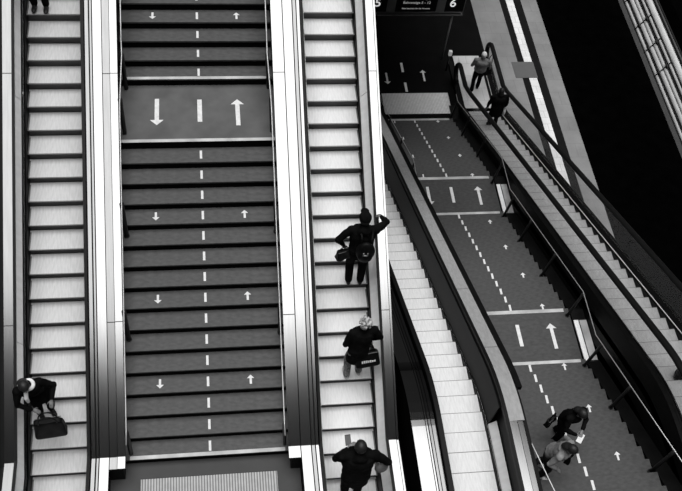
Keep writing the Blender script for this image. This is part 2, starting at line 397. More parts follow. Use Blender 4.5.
def stair_set(label, cx, treads, landings, xl, xr, xa, xb, xd, towards, nos, loc):
    TM = M['stair'] if towards else M['stair_shade']; LM = M['landing'] if towards else M['stair_shade']
    """treads: list (y_nose, z, kind); towards=True when the nosing faces the camera"""
    t = thing('staircase', label, 'stairs', loc); L = Vector(loc)
    first = None
    for i, (y, z, flags) in enumerate(treads):
        if first is None:
            bm = bmesh.new()
            if towards:
                box(bm, xl - L.x, xr - L.x, 0, T - 0.001, -0.172, 0.0, 0)
                for f in bm.faces:
                    if f.calc_center_median().y < 0.001: f.material_index = 1
                box(bm, xl - L.x, xr - L.x, -0.012, 0.0, -0.035, 0.0, 0)
            else:
                box(bm, xl - L.x, xr - L.x, -T + 0.001, 0, -0.17, 0.0, 0)
                for f in bm.faces:
                    if f.calc_center_median().y > -0.001: f.material_index = 1
            first = obj('step', bm, [TM, M['stair_riser']], t); st = first; st.location = (0, y - L.y, z - L.z)
        else:
            st = copy_of(first, t, (0, y - L.y, z - L.z))
        yc = T / 2 if towards else -T / 2
        obj('painted_dash', dash_bm(xd - L.x, yc, 0, 0.19, 0.043 if towards else 0.052), M['paint'], st)
        if 'a' in flags:
            obj('painted_arrow', arrow_bm(xb + (0.05 if towards else 0) - L.x, yc, 0, 0.18, 0.040, 0.068, True), M['paint'], st)
            obj('painted_arrow', arrow_bm(xa - (0.05 if towards else 0) - L.x, yc, 0, 0.18, 0.040, 0.068, False), M['paint'], st)
        if 'n' in flags:
            bm = bmesh.new()
            if towards: box(bm, xl + 0.08 - L.x, xr - 0.08 - L.x, -0.013, 0.055, 0.0, 0.004)
            else: box(bm, xl + 0.08 - L.x, xr - 0.12 - L.x, -0.075, 0.0, 0.0, 0.004)
            obj('nosing_strip', bm, M['nosing'], st)
    for (ya, yb, z) in landings:
        bm = box(bmesh.new(), xl - L.x, xr - L.x, ya - L.y, yb - L.y, z - 0.172 - L.z, z - L.z)
        for f in bm.faces:
            cy = f.calc_center_median().y
            if (towards and cy < ya - L.y + 0.001) or (not towards and cy > yb - L.y - 0.001): f.material_index = 1
        la = obj('landing', bm, [LM, M['stair_riser']], t)
        ym = (ya + yb) / 2 - L.y
        z0 = z - L.z
        obj('painted_dash', dash_bm(xd - L.x, ym + 0.05, z0, 0.56, 0.085), M['paint'], la)
        obj('painted_arrow', arrow_bm(xb - L.x, ym + 0.0, z0, 0.66, 0.08, 0.13, True), M['paint'], la)
        obj('painted_arrow', arrow_bm(xa - L.x, ym + 0.03, z0, 0.66, 0.08, 0.13, False), M['paint'], la)
        if towards: bm = box(bmesh.new(), xl + 0.04 - L.x, xr - 0.04 - L.x, ya - L.y, ya + 0.07 - L.y, z0, z0 + 0.004)
        else: bm = box(bmesh.new(), xl + 0.06 - L.x, xr - 0.12 - L.x, yb - 0.09 - L.y, yb - L.y, z0, z0 + 0.004)
        obj('nosing_strip', bm, M['nosing'], la)
    return t, L

# left stairs, rising away
h = 0.172; Y0 = 6.40
tr = []
for k in range(15):
    fl = ''
    if k in (3, 7, 11): fl += 'a'
    if k == 0: fl += 'n'
    tr.append((Y0 + k * T, (k + 1) * h, fl))
yl0 = Y0 + 15 * T; yl1 = yl0 + 1.422
for i in range(14):
    fl = ('n' if i == 0 else '') + ('a' if i in (3, 7, 11) else '')
    tr.append((yl1 + i * T, (17 + i) * h, fl))
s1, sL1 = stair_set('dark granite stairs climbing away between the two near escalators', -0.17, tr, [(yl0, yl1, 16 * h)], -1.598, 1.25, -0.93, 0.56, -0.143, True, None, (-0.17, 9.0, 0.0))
def z_left(Y):
    if Y < Y0: return 0.0
    if Y < yl0: return h * (1 + (Y - Y0) / T)
    if Y < yl1: return 16 * h
    return h * (17 + (Y - yl1) / T)
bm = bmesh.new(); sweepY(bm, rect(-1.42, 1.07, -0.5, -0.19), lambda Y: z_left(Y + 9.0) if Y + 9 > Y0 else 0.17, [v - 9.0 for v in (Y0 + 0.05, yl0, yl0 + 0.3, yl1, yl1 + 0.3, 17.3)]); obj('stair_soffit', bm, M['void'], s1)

def stair_rail(parent, L, x, ys, zf, posts, hw=0.95, r=0.021, lean=0.0, m='rail', pr=0.03, xb=None):
    pts = [(x, y, zf(y) + hw) for y in ys]
    bm = bmesh.new(); tube(bm, [Vector(p) - L for p in pts], r, 8); rl = obj('handrail', bm, M[m], parent, True)
    for yp in posts:
        b = bmesh.new(); xb_ = xb if xb is not None else x
        tube(b, [Vector((xb_, yp, zf(yp) - 0.02)) - L, Vector((xb_ + (x - xb_) * 0.9, yp, zf(yp) + hw * 0.8)) - L, Vector((x, yp, zf(yp) + hw - 0.01)) - L], pr, 8)
        po = obj('post', b, M['post'], rl, True)
        b = bmesh.new(); c = Vector((xb_, yp, zf(yp))) - L
        tube(b, [c + Vector((0, 0, -0.02)), c + Vector((0, 0, 0.012))], 0.05, 12); obj('base_flange', b, M['post'], rl, True)
def zl_edge(Y):   # rail follows flights and landing
    if Y < Y0: return h * 0.5
    if Y < yl0: return h * (0.5 + (Y - Y0) / T)
    if Y < yl1: return 15.7 * h
    return h * (16.4 + (Y - yl1) / T)
LYS = [6.3, 6.5, 9, yl0 - 0.1, yl0 + 0.1, yl1 - 0.1, yl1 + 0.1, 17.2]
stair_rail(s1, sL1, 1.12, LYS, zl_edge, [6.51, 8.28, 9.91, 11.59, 12.7, 14.3, 15.9], xb=1.17, r=0.012)
stair_rail(s1, sL1, -1.50, LYS, zl_edge, [6.51, 8.28, 9.91, 11.59, 12.7, 14.3, 15.9], r=0.012, pr=0.04)

# right stairs, falling away in three flights
hr = 0.17; E2 = 10.505; b2 = E2 - 1.422; L2 = -2.364; L1 = L2 - 15 * hr; b1 = E2 + 14 * T; E1 = b1 + 1.422; b0 = E1 + 13 * T
tr = []
for j in range(13):
    tr.append((b2 - j * T, L2 + hr * (j + 1), ('n' if j == 0 else '') + ('a' if j in (0, 4, 8, 12) else '')))
for k in range(1, 15):
    tr.append((E2 + k * T, L2 - k * hr, ('n' if k == 14 else '') + ('a' if k in (1, 5, 9, 13) else '')))
for k in range(1, 14):
    tr.append((E1 + k * T, L1 - k * hr, ('n' if k == 13 else '') + ('a' if k in (1, 5, 9, 13) else '')))
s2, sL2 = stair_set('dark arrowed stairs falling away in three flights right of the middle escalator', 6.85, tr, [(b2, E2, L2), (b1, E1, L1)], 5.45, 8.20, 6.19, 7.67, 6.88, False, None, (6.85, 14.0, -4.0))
def z_right(Y):
    if Y < b2 - 13 * T: return 0.0
    if Y < b2: return L2 + hr * (b2 - Y) / T + 0.08
    if Y < E2: return L2
    if Y < b1: return L2 - hr * (Y - E2) / T - 0.08
    if Y < E1: return L1
    if Y < b0: return L1 - hr * (Y - E1) / T - 0.08
    return FL
RS = [4.2, b2 - 13 * T - 0.05, b2 - 12.5 * T, b2 - 0.05, b2 + 0.05, E2 - 0.05, E2 + 0.05, b1 - 0.05, b1 + 0.05, E1 - 0.05, E1 + 0.05, b0 - 0.05, b0 + 0.1, 21.6]
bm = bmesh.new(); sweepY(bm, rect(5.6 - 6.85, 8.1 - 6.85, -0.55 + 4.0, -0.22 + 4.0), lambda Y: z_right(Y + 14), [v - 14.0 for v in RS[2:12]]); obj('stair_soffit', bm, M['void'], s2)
RRS = [5.0, b2 - 0.1, b2 + 0.15, E2 - 0.15, E2 + 0.1, b1 - 0.1, b1 + 0.15, E1 - 0.15, E1 + 0.1, b0, 21.2]
stair_rail(s2, sL2, 8.22, RRS, z_right, [5.84, 7.58, 8.92, 10.31, 11.96, 13.6, 14.92, 16.3, 17.88, 19.5, 20.9], hw=0.98, r=0.010, xb=8.13, pr=0.036)
stair_rail(s2, sL2, 5.66, RRS, z_right, [5.84, 7.58, 8.92, 10.31, 11.96, 13.6, 14.92, 16.3, 17.88, 19.5, 20.9], hw=0.98, r=0.010, pr=0.028)
# cladding band between these stairs and the glass escalator: follows flights and landings, black and pale tones painting its reflections
clad = thing('stair_side_cladding', 'steel cladding band between lower stairs and glass-sided escalator', 'cladding', (8.4, 12, -3)); cl = Vector((8.4, 12, -3))
bm = bmesh.new(); sweepY(bm, [(x - cl.x, v - cl.z) for x, v in rect(8.225, 8.545, -0.5, 0.02)], lambda Y: z_right(Y + 12), [v - 12 for v in RS]); obj('cladding_strip', bm, M['black'], clad)
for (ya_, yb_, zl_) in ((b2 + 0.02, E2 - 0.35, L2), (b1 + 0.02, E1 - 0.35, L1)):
    obj('landing_sheen', box(bmesh.new(), 8.235 - cl.x, 8.345 - cl.x, ya_ - cl.y, yb_ - cl.y, zl_ + 0.02 - cl.z, zl_ + 0.05 - cl.z), M['palesheen'], clad)['label'] = 'pale painted sheen beside the landing'  # skylight reflection on the level steel, painted as a pale strip
    obj('landing_sheen', box(bmesh.new(), 8.375 - cl.x, 8.545 - cl.x, ya_ - cl.y, yb_ - cl.y, zl_ + 0.02 - cl.z, zl_ + 0.04 - cl.z), M['nosing'], clad)['label'] = 'grey painted sheen beside the landing'
bm = bmesh.new(); sweepY(bm, [(x - cl.x, v - cl.z) for x, v in rect(8.21, 8.55, -1.2, -0.52)], lambda Y: z_right(Y + 12), [v - 12 for v in RS]); obj('cladding_core', bm, M['black'], clad)

# ------------------------------------------------------------------ mats
t = thing('entrance_mat', 'ribbed grey mat on the floor at the foot of the near stairs', 'mat', (-0.16, 5.3, 0.0))
bm = box(bmesh.new(), -1.18, 1.17, -0.9, 0.79, 0.0, 0.012); obj('ribbed_surface', bm, M['matt'], t)
bm = bmesh.new()
for a in ((-1.19, -1.18, -0.91, 0.80), (1.17, 1.18, -0.91, 0.80), (-1.18, 1.17, 0.79, 0.80), (-1.18, 1.17, -0.91, -0.90)): box(bm, *a, 0.0, 0.014)
obj('frame', bm, M['dark'], t)
t = thing('entrance_mat', 'pale grey mat at the foot of the lower stairs, under the hanging sign', 'mat', (7.12, 21.7, FL))
bm = box(bmesh.new(), -1.17, 1.17, -0.47, 0.50, 0.0, 0.012); obj('ribbed_surface', bm, M['matt2'], t)
bm = bmesh.new()
for a in ((-1.18, -1.17, -0.48, 0.51), (1.17, 1.18, -0.48, 0.51), (-1.17, 1.17, 0.50, 0.51), (-1.17, 1.17, -0.48, -0.47)): box(bm, *a, 0.0, 0.014)
obj('frame', bm, M['dark'], t)

# ------------------------------------------------------------------ floors and shell
bm = box(bmesh.new(), -1.598, 1.248, 2.0, 6.40, -0.3, 0.0); box(bm, -1.86, -1.598, 2.0, 6.12, -0.3, 0.0); box(bm, 1.248, 1.42, 2.0, 6.12, -0.3, 0.0); struct('floor', bm, M['lobby'])
struct('floor', box(bmesh.new(), 5.45, 8.2, 1.5, b2 - 13 * T, -0.4, 0.0), M['lobby'])
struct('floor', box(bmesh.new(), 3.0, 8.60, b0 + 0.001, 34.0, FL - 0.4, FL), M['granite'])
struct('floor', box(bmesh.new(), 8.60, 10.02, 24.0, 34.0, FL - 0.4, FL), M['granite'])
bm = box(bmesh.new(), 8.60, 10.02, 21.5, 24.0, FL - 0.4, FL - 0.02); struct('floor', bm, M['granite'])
for i, (a, b, m) in enumerate(((10.02, 11.15, 'plat'), (11.15, 11.395, 'band'), (11.395, 11.69, 'white'), (11.69, 11.985, 'band'), (11.985, 12.61, 'plat'))):
    struct('floor' if m == 'plat' else 'trim_%d' % i, box(bmesh.new(), a, b, 8.0, 34.0, FL - 0.5, FL), M[m])
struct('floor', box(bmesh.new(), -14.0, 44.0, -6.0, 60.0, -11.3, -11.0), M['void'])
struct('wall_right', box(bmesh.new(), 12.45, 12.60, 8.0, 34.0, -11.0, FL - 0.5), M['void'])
struct('shade_slab', box(bmesh.new(), -6.0, 8.4, 20.0, 36.0, -0.5, -0.1), M['void'])  # out-of-view slab, added to keep skylight off the deep floor
struct('shade_slab', box(bmesh.new(), 3.35, 8.5, 15.4, 19.2, 3.0, 3.35), M['void'])      # unseen slab, added to shade the lower flight
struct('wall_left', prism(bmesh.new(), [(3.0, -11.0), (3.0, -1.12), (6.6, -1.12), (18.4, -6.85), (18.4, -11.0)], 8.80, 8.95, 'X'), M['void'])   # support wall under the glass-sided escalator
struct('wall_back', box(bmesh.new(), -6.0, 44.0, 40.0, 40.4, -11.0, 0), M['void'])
t = obj('cover_plate', box(bmesh.new(), 10.91, 11.72, 22.9, 23.7, FL, FL + 0.012), M['cover'])
tag(t, 'grey square cover plate across the white guide strip of the platform', 'cover plate')
# painted marks on the lower floor
for nm, b in (('painted_arrow', arrow_bm(6.245, 22.93, FL, 0.54, 0.065, 0.12, False)), ('painted_arrow', arrow_bm(7.57, 23.05, FL, 0.54, 0.065, 0.12, True)),
              ('painted_dash', dash_bm(6.856, 23.46, FL, 0.46, 0.085)), ('painted_dash', dash_bm(6.857, 22.5, FL, 0.44, 0.085))):
    o = obj(nm, b, M['paint'])
    x = {0: 'left-hand', 1: 'right-hand'}
    if nm == 'painted_arrow':
        lab = 'white down-pointing arrow painted on the dark floor beyond the pale mat' if not any(v.co.x > 7 for v in o.data.vertices) else 'white up-pointing arrow painted on the dark floor beyond the pale mat'
        tag(o, lab, 'floor arrow', 'painted marks beyond the pale mat')
    else:
        far = any(v.co.y > 23 for v in o.data.vertices)
        tag(o, 'white painted floor dash farther beyond the pale mat' if far else 'white painted floor dash touching the far edge of the pale mat', 'floor dash', 'painted marks beyond the pale mat')

# ------------------------------------------------------------------ hanging sign over the lower stair foot
sg = thing('direction_sign', 'black overhead sign with a white 6 on grey posts above the stair foot', 'sign', (6.9, 23.82, FL)); so = Vector((6.9, 23.82, FL))
zb = -5.09 - FL
W0, W1 = 4.75 - 6.9, 8.66 - 6.9
obj('sign_panel', box(bmesh.new(), W0, W1, 0.0, 0.14, zb, zb + 1.05), M['signblack'], sg)
bm = bmesh.new(); box(bm, W0, W1, -0.02, 0.0, zb, zb + 0.02); box(bm, W1, W1 + 0.02, -0.02, 0.14, zb, zb + 1.05); box(bm, W0, W1, -0.02, 0.0, zb + 1.05, zb + 1.07); obj('frame', bm, M['signgrey'], sg)
obj('crossbar', box(bmesh.new(), W0, W1 + 0.02, -0.02, 0.10, zb - 0.14, zb - 0.10), M['signgrey'], sg)
for a, b in ((-0.90, -0.60), (0.80, 1.09)):
    obj('divider_panel', box(bmesh.new(), a + 0.02, b + 0.02, -0.012, -0.001, zb + 0.02, zb + 1.04), M['signgrey'], sg)
for x in (-1.75, 1.47):
    bm = bmesh.new(); tube(bm, [(x, 0.07, 0), (x, 0.07, zb - 0.10)], 0.035, 10); obj('post', bm, M['signgrey'], sg, True)
def text(s, size, x, z, m, parent, align='CENTER'):
    cu = bpy.data.curves.new('lettering', 'FONT'); cu.body = s; cu.size = size; cu.align_x = align; cu.extrude = 0.002; cu.offset = 0.004 if size > .2 else 0.0015
    cu.materials.append(m); o = bpy.data.objects.new('lettering', cu); o.rotation_euler = (PI / 2, 0, 0); COL.objects.link(o)
    dg = bpy.context.evaluated_depsgraph_get(); dg.update(); me = bpy.data.meshes.new_from_object(o.evaluated_get(dg)); me.materials.clear(); me.materials.append(m)
    bpy.data.objects.remove(o); bpy.data.curves.remove(cu)
    o = bpy.data.objects.new('lettering', me); o.rotation_euler = (PI / 2, 0, 0); o.location = (x, -0.016, z); return link(o, parent)
text('6', 0.46, 1.36, zb + 0.26, M['signtext'], sg)
text('5', 0.46, -1.20, zb + 0.26, M['signtext'], sg)
text('Regenersatzungsplan', 0.155, 0.12, zb + 0.58, M['signtext2'], sg)
text('Bahnsteige 5 - 12', 0.135, 0.12, zb + 0.38, M['signtext2'], sg)
text('Bitte beachten Sie die Hinweise', 0.075, 0.12, zb + 0.15, M['signtext2'], sg)

# lit marker at the balustrade end
t = thing('marker_light', 'small lit white box on a short post beside the glass escalator foot', 'lamp', (8.42, 23.3, FL))
bm = bmesh.new(); tube(bm, [(0, 0, 0), (0, 0, 0.74)], 0.03, 8); obj('post', bm, M['post'], t, True)
bm = box(bmesh.new(), -0.055, 0.055, -0.05, 0.05, 0.74, 0.93); bmesh.ops.bevel(bm, geom=bm.edges[:], offset=0.006, segments=2); obj('lamp_shade', bm, M['lamp'], t)

# ------------------------------------------------------------------ glazed wall beyond the track, tilted so its panels catch the skylight
gw = thing('tilted_glazed_wall', 'pale banded glazed wall tilted to the skylight beyond the black track bed, upper right', 'glazed wall', (15.5, 26.0, -6.6)); gw.rotation_euler = (0, math.radians(-62), 0); QS = 1.095
ya, yb = -14.0, 12.0       # local x runs up the slope, local z is its outward normal
def band(nm, s0, s1, m, z0=0.0, z1=0.04):
    return obj(nm, box(bmesh.new(), s0 * QS, s1 * QS, ya, yb, z0, z1), M[m], gw)
band('base_rail', -0.02, 0.13, 'greytrim', -0.05, 0.05)
band('wall_backing', -0.02, 1.6, 'void', -0.35, -0.06)
def roundband(s0, s1, m):
    s0 *= QS; s1 *= QS
    bm = bmesh.new(); r = (s1 - s0) / 2; sc = (s0 + s1) / 2
    poly = [(sc - r * math.cos(a), 0.05 * math.sin(a)) for a in [PI * k / 8 for k in range(9)]] + [(s1, -0.05), (s0, -0.05)]
    prism(bm, poly, ya, yb, 'Y'); obj('wall_panel', bm, M[m], gw)
for s0, s1, m in ((0.155, 0.275, 'facade'), (0.335, 0.49, 'facade'), (0.50, 0.63, 'facade'), (0.71, 0.83, 'facade'), (0.86, 1.09, 'facade2'), (1.13, 1.22, 'greytrim')):
    roundband(s0, s1, m)
for q in (0.142, 0.305, 0.67, 0.845, 1.11, 1.24):
    band('glazing_bar', q - 0.010, q + 0.010, 'dark', -0.02, 0.05)
for y in (1.6, 0.12, -0.12, -1.55, -2.75, -3.95, 3.3):
    bm = box(bmesh.new(), 0.15, 0.94, y, y + 0.035, 0.0, 0.07); obj('cross_bar', bm, M['dark'], gw)
    for q in (0.38, 0.74):
        b = bmesh.new(); tube(b, [(q, y - 0.10, 0.06), (q + 0.03, y + 0.14, 0.10)], 0.03, 8); obj('bracket', b, M['dark'], gw, True)

# ------------------------------------------------------------------ people
def ico(bm, c, r, sub=2, rot=None):
    m = Matrix.Translation(Vector(c)) @ (rot or Matrix.Identity(4)) @ Matrix.Diagonal((*r, 1))
    bmesh.ops.create_icosphere(bm, subdivisions=sub, radius=1.0, matrix=m)

def chain(bm, pts, rs, sides=12, squash=None):
    """tapered limb with ball joints"""
    tube(bm, pts, 0, sides, True, rs, squash)
    for p, r in zip(pts, rs):
        if not squash: ico(bm, p, (r, r, r), 2)

def bake(name, bm, voxel, m, parent, smoothit=2, keep=None):
    me = bpy.data.meshes.new(name); bm.to_mesh(me); bm.free()
    o = bpy.data.objects.new(name, me); COL.objects.link(o)
    md = o.modifiers.new('r', 'REMESH'); md.mode = 'VOXEL'; md.voxel_size = voxel
    if smoothit:
        sm = o.modifiers.new('s', 'SMOOTH'); sm.iterations = smoothit; sm.factor = 0.5
    dg = bpy.context.evaluated_depsgraph_get(); dg.update()
    new = bpy.data.meshes.new_from_object(o.evaluated_get(dg)); o.modifiers.clear(); o.data = new
    bpy.data.meshes.remove(me)
    new.materials.clear(); new.materials.append(M[m])
    for p in new.polygons: p.use_smooth = True
    o.parent = parent
    return o

def ik(a, b, l1, l2, pole):
    a, b, pole = Vector(a), Vector(b), Vector(pole)
    d = b - a; L = min(d.length, (l1 + l2) * 0.995); u = d.normalized(); b = a + u * L
    x = (l1 * l1 - l2 * l2 + L * L) / (2 * L); hgt = math.sqrt(max(0, l1 * l1 - x * x))
    p = (pole - u * pole.dot(u)).normalized()
    return a + u * x + p * hgt, b

def person(label, loc, rz, k=1.0, lean=(0, 0), hand_l=None, hand_r=None, foot_l=(-0.10, 0.0, 0), foot_r=(0.10, 0.0, 0), head=(0, 0.02), top='cloth_black', pants='cloth_black', hair='hairdark',
           shoes='shoe', sleeve='top', scarf=None, cap=None, bow=0.0, hair_kind='short', coat=False, hood=False, pole_l=(-0.6, -0.6, -0.6), pole_r=(0.6, -0.6, -0.6), stocky=1.0, group=None):
    P = thing('person', label, 'person', loc, rz, group)
    P.scale = (k, k, k)
    hipc = Vector((0, -0.02, 0.93)); chest = Vector((lean[0] * 0.8, lean[1] * 0.8, 1.30)); neck = Vector((lean[0], lean[1], 1.47))
    hc = neck + Vector((head[0], head[1] + 0.02, 0.15))
    sh = {-1: neck + Vector((-0.185 * stocky, -0.01, -0.06)), 1: neck + Vector((0.185 * stocky, -0.01, -0.06))}
    hp = {-1: hipc + Vector((-0.095, 0, -0.02)), 1: hipc + Vector((0.095, 0, -0.02))}
    an = {-1: Vector(foot_l) + Vector((0, -0.03, 0.09)), 1: Vector(foot_r) + Vector((0, -0.03, 0.09))}
    ht = {-1: Vector(hand_l) if hand_l else sh[-1] + Vector((-0.07, 0.06, -0.52)), 1: Vector(hand_r) if hand_r else sh[1] + Vector((0.07, 0.06, -0.52))}
    kn, el = {}, {}
    for s in (-1, 1):
        kn[s], an[s] = ik(hp[s], an[s], 0.43, 0.42, (0.1 * s, 1, 0.1))
        el[s], ht[s] = ik(sh[s], ht[s], 0.285, 0.255, pole_l if s < 0 else pole_r)
    RX = Matrix.Rotation(-bow, 4, 'X')
    def Hd(x, y, z): return hc + (RX @ Vector((x, y, z)))
    # --- body: one continuous skin surface
    bm = bmesh.new()
    tube(bm, [hipc + Vector((0, 0, -0.08)), hipc + Vector((0, 0, 0.02)), hipc.lerp(chest, 0.45), chest, neck + Vector((0, 0, -0.08)), neck + Vector((0, 0, -0.01))], 0, 16, True, [0.13, 0.155, 0.135, 0.165, 0.15, 0.07], (1.0, 0.68))
    chain(bm, [neck + Vector((0, 0, -0.05)), neck.lerp(hc, 0.5)], [0.06, 0.052])
    ico(bm, hc, (0.075, 0.095, 0.115), 3, RX); ico(bm, Hd(0, 0.035, -0.06), (0.055, 0.06, 0.06), 2)
    ico(bm, Hd(0, 0.10, -0.02), (0.014, 0.022, 0.026), 2)      # nose
    ico(bm, Hd(0, 0.086, -0.062), (0.026, 0.014, 0.009), 2)    # mouth
    for s in (-1, 1):
        ico(bm, Hd(0.078 * s, 0.0, -0.01), (0.012, 0.022, 0.032), 2)
        chain(bm, [hp[s], kn[s], an[s]], [0.085, 0.055, 0.04]); ico(bm, an[s] + Vector((0, 0.07, -0.045)), (0.042, 0.11, 0.035), 2)
        chain(bm, [sh[s], el[s], ht[s]], [0.052, 0.04, 0.028])
        d = (ht[s] - el[s]).normalized(); side = d.cross(Vector((0, 0, 1)))
        side = side.normalized() if side.length > 0.1 else Vector((1, 0, 0)); up = side.cross(d).normalized()
        palm = ht[s] + d * 0.05
        tube(bm, [ht[s], ht[s] + d * 0.05, ht[s] + d * 0.09], 0, 10, True, [0.027, 0.040, 0.036], (1.0, 0.5))
        for q, (off, ln) in enumerate(((-0.030, 0.062), (-0.010, 0.075), (0.010, 0.070), (0.029, 0.055))):
            b0_ = ht[s] + d * 0.085 + side * off; b1_ = b0_ + d * ln * 0.6 - up * 0.012; b2_ = b1_ + d * ln * 0.25 - up * ln * 0.45
            chain(bm, [b0_, b1_, b2_], [0.0095, 0.009, 0.008], 8)
        th = ht[s] + d * 0.025 - side * s * 0.03; chain(bm, [th, th + d * 0.03 - side * s * 0.03 - up * 0.01, th + d * 0.055 - side * s * 0.035 - up * 0.022], [0.012, 0.011, 0.009], 8)
    body = bake('body', bm, 0.0085, 'skin', P, 1)
    for s in (-1, 1):
        b = bmesh.new(); ico(b, Hd(0.03 * s, 0.088, 0.005), (0.012, 0.008, 0.009), 2); obj('eye', b, M['shoe'], P, True)
    # --- trousers
    bm = bmesh.new()
    tube(bm, [hipc + Vector((0, 0, -0.14)), hipc + Vector((0, 0, -0.02)), hipc + Vector((0, 0, 0.10))], 0, 16, True, [0.15, 0.178, 0.16], (1.0, 0.72))
    for s in (-1, 1): chain(bm, [hp[s], hp[s].lerp(kn[s], 0.5), kn[s], kn[s].lerp(an[s], 0.6), an[s] + Vector((0, 0, 0.01))], [0.105, 0.098, 0.078, 0.072, 0.066])
    bake('trousers', bm, 0.014, pants, P, 2)
    # --- jacket / top
    bm = bmesh.new(); hem = -0.30 if coat else -0.02
    tube(bm, [hipc + Vector((0, 0, hem)), hipc + Vector((0, 0, 0.06)), hipc.lerp(chest, 0.5), chest, neck + Vector((0, 0, -0.075)), neck + Vector((0, 0, -0.01))], 0, 18, True,
         [0.215 if coat else 0.175, 0.178 * stocky, 0.175 * stocky, 0.205 * stocky, 0.185 * stocky, 0.085], (1.0, 0.72))
    for s in (-1, 1):
        chain(bm, [neck + Vector((0.08 * s, -0.01, -0.07)), sh[s], sh[s].lerp(el[s], 0.5), el[s], el[s].lerp(ht[s], 0.9)], [0.075, 0.078, 0.066, 0.058, 0.042])
    chain(bm, [neck + Vector((0, -0.01, -0.06)), neck + Vector((0, -0.005, 0.045))], [0.085, 0.066])
    if hood: ico(bm, neck + Vector((0, -0.09, -0.02)), (0.12, 0.07, 0.08), 2)
    jk = bake('jacket', bm, 0.014, top, P, 2)
    tex = bpy.data.textures.get('folds') or bpy.data.textures.new('folds', 'CLOUDS'); tex.noise_scale = 0.12
    dm = jk.modifiers.new('folds', 'DISPLACE'); dm.texture = tex; dm.strength = 0.035; dm.mid_level = 0.5; dm.texture_coords = 'LOCAL'
    # --- shoes
    for s in (-1, 1):
        b = bmesh.new(); a = an[s]
        ico(b, a + Vector((0, 0.015, -0.025)), (0.05, 0.075, 0.05), 2); ico(b, a + Vector((0.004 * s, 0.12, -0.045)), (0.05, 0.10, 0.04), 2); ico(b, a + Vector((0, 0.05, -0.065)), (0.05, 0.14, 0.022), 2)
        bake('shoe', b, 0.010, shoes, P, 1)
    # --- hair, cap
    b = bmesh.new()
    if hair_kind == 'curly':
        rnd = random.Random(3)
        for i in range(70):
            a, e = rnd.uniform(0, 2 * PI), rnd.uniform(-0.7, 1.57); r = 0.112
            p = hc + Vector((math.cos(a) * math.cos(e) * r * 0.95, math.sin(a) * math.cos(e) * r - 0.012, math.sin(e) * r * 1.1 + 0.01))
            if p.y > hc.y + 0.07 and p.z < hc.z + 0.04: continue
            ico(b, p, (0.026, 0.026, 0.026), 1)
        ico(b, hc + Vector((0, -0.015, 0.02)), (0.09, 0.10, 0.112), 2)
        bake('hair', b, 0.009, hair, P, 0)
    else:
        ico(b, (0, -0.018, 0.022), (0.094, 0.108, 0.114), 3)
        if hair_kind == 'long':
            ico(b, (0, -0.065, -0.08), (0.088, 0.058, 0.13), 3)
        if hair_kind == 'bun': ico(b, (0, -0.11, 0.05), (0.05, 0.05, 0.05), 2)
        for v in list(b.verts):                          # clear the face
            if v.co.y > 0.045 and v.co.z < 0.055: v.co.y = 0.03
        bmesh.ops.transform(b, matrix=Matrix.Translation(hc) @ RX, verts=b.verts[:])
        bake('hair', b, 0.010, hair, P, 2)
    if cap:
        b = bmesh.new(); ico(b, hc + Vector((0, -0.008, 0.055)), (0.102, 0.115, 0.085), 3); ico(b, hc + Vector((0, 0.12, 0.045)), (0.075, 0.075, 0.010), 2); bake('cap', b, 0.009, cap, P, 1)
    if scarf:
        b = bmesh.new(); n = 20
        ring = [neck + Vector((0.095 * math.cos(2 * PI * i / n), 0.085 * math.sin(2 * PI * i / n) + 0.01, 0.02 + 0.015 * math.sin(4 * PI * i / n))) for i in range(n + 1)]
        tube(b, ring, 0.035, 10); chain(b, [neck + Vector((0.06, 0.09, 0)), neck + Vector((0.10, 0.15, -0.12)), neck + Vector((0.09, 0.16, -0.24))], [0.035, 0.04, 0.03]); bake('scarf', b, 0.012, scarf, P, 2)
    return P, dict(neck=neck, hc=hc, sh=sh, el=el, ht=ht, chest=chest, hip=hipc)

def world_pt(P, p): 
    return Vector(P.location) + Matrix.Rotation(P.rotation_euler.z, 3, 'Z') @ (Vector(p) * P.scale.x)

def handbag(name, label, cat, loc, rz, size, m, handle=0.2, text_mark=None, tilt=0.0, nh=2):
    t = thing(name, label, cat, loc, rz); t.rotation_euler = (tilt, 0, rz); w, d, hh = size
    bm = bmesh.new(); box(bm, -w / 2, w / 2, -d / 2, d / 2, 0, hh)
    bmesh.ops.subdivide_edges(bm, edges=bm.edges[:], cuts=3, use_grid_fill=True)
    for v in bm.verts:
        f = v.co.z / hh; v.co.x *= 1.0 - 0.14 * f; v.co.y *= 1 - 0.5 * f
        v.co.y += 0.02 * math.sin(v.co.x * 25 + v.co.z * 14); v.co.z += 0.012 * math.sin(v.co.x * 30)
    o = obj('bag_body', bm, M[m], t, True); sb = o.modifiers.new('s', 'SUBSURF'); sb.levels = 2; sb.render_levels = 2
    for s in ((-1, 1) if nh == 2 else (0,)):
        b = bmesh.new(); n = 12
        tube(b, [(w * 0.28 * math.cos(PI * i / n), s * d * 0.2, hh * 0.95 + handle * math.sin(PI * i / n)) for i in range(n + 1)], 0.012, 8); obj('handle', b, M[m], t, True)
    b = bmesh.new(); box(b, -w * 0.40, w * 0.40, -d * 0.30, -d * 0.26, hh * 0.93, hh * 0.97); obj('top_trim', b, M['signgrey'], t)
    if text_mark:
        b = bmesh.new()
        rnd = random.Random(5); x = -w * 0.28
        while x < w * 0.24:
            ww = rnd.uniform(0.018, 0.03); box(b, x, x + ww, d * -0.5 - 0.012, d * -0.5 + 0.0, hh * 0.42, hh * 0.42 + rnd.uniform(0.03, 0.05)); x += ww + 0.012
        obj('printed_mark', b, M['cloth_white'], t)
    return t

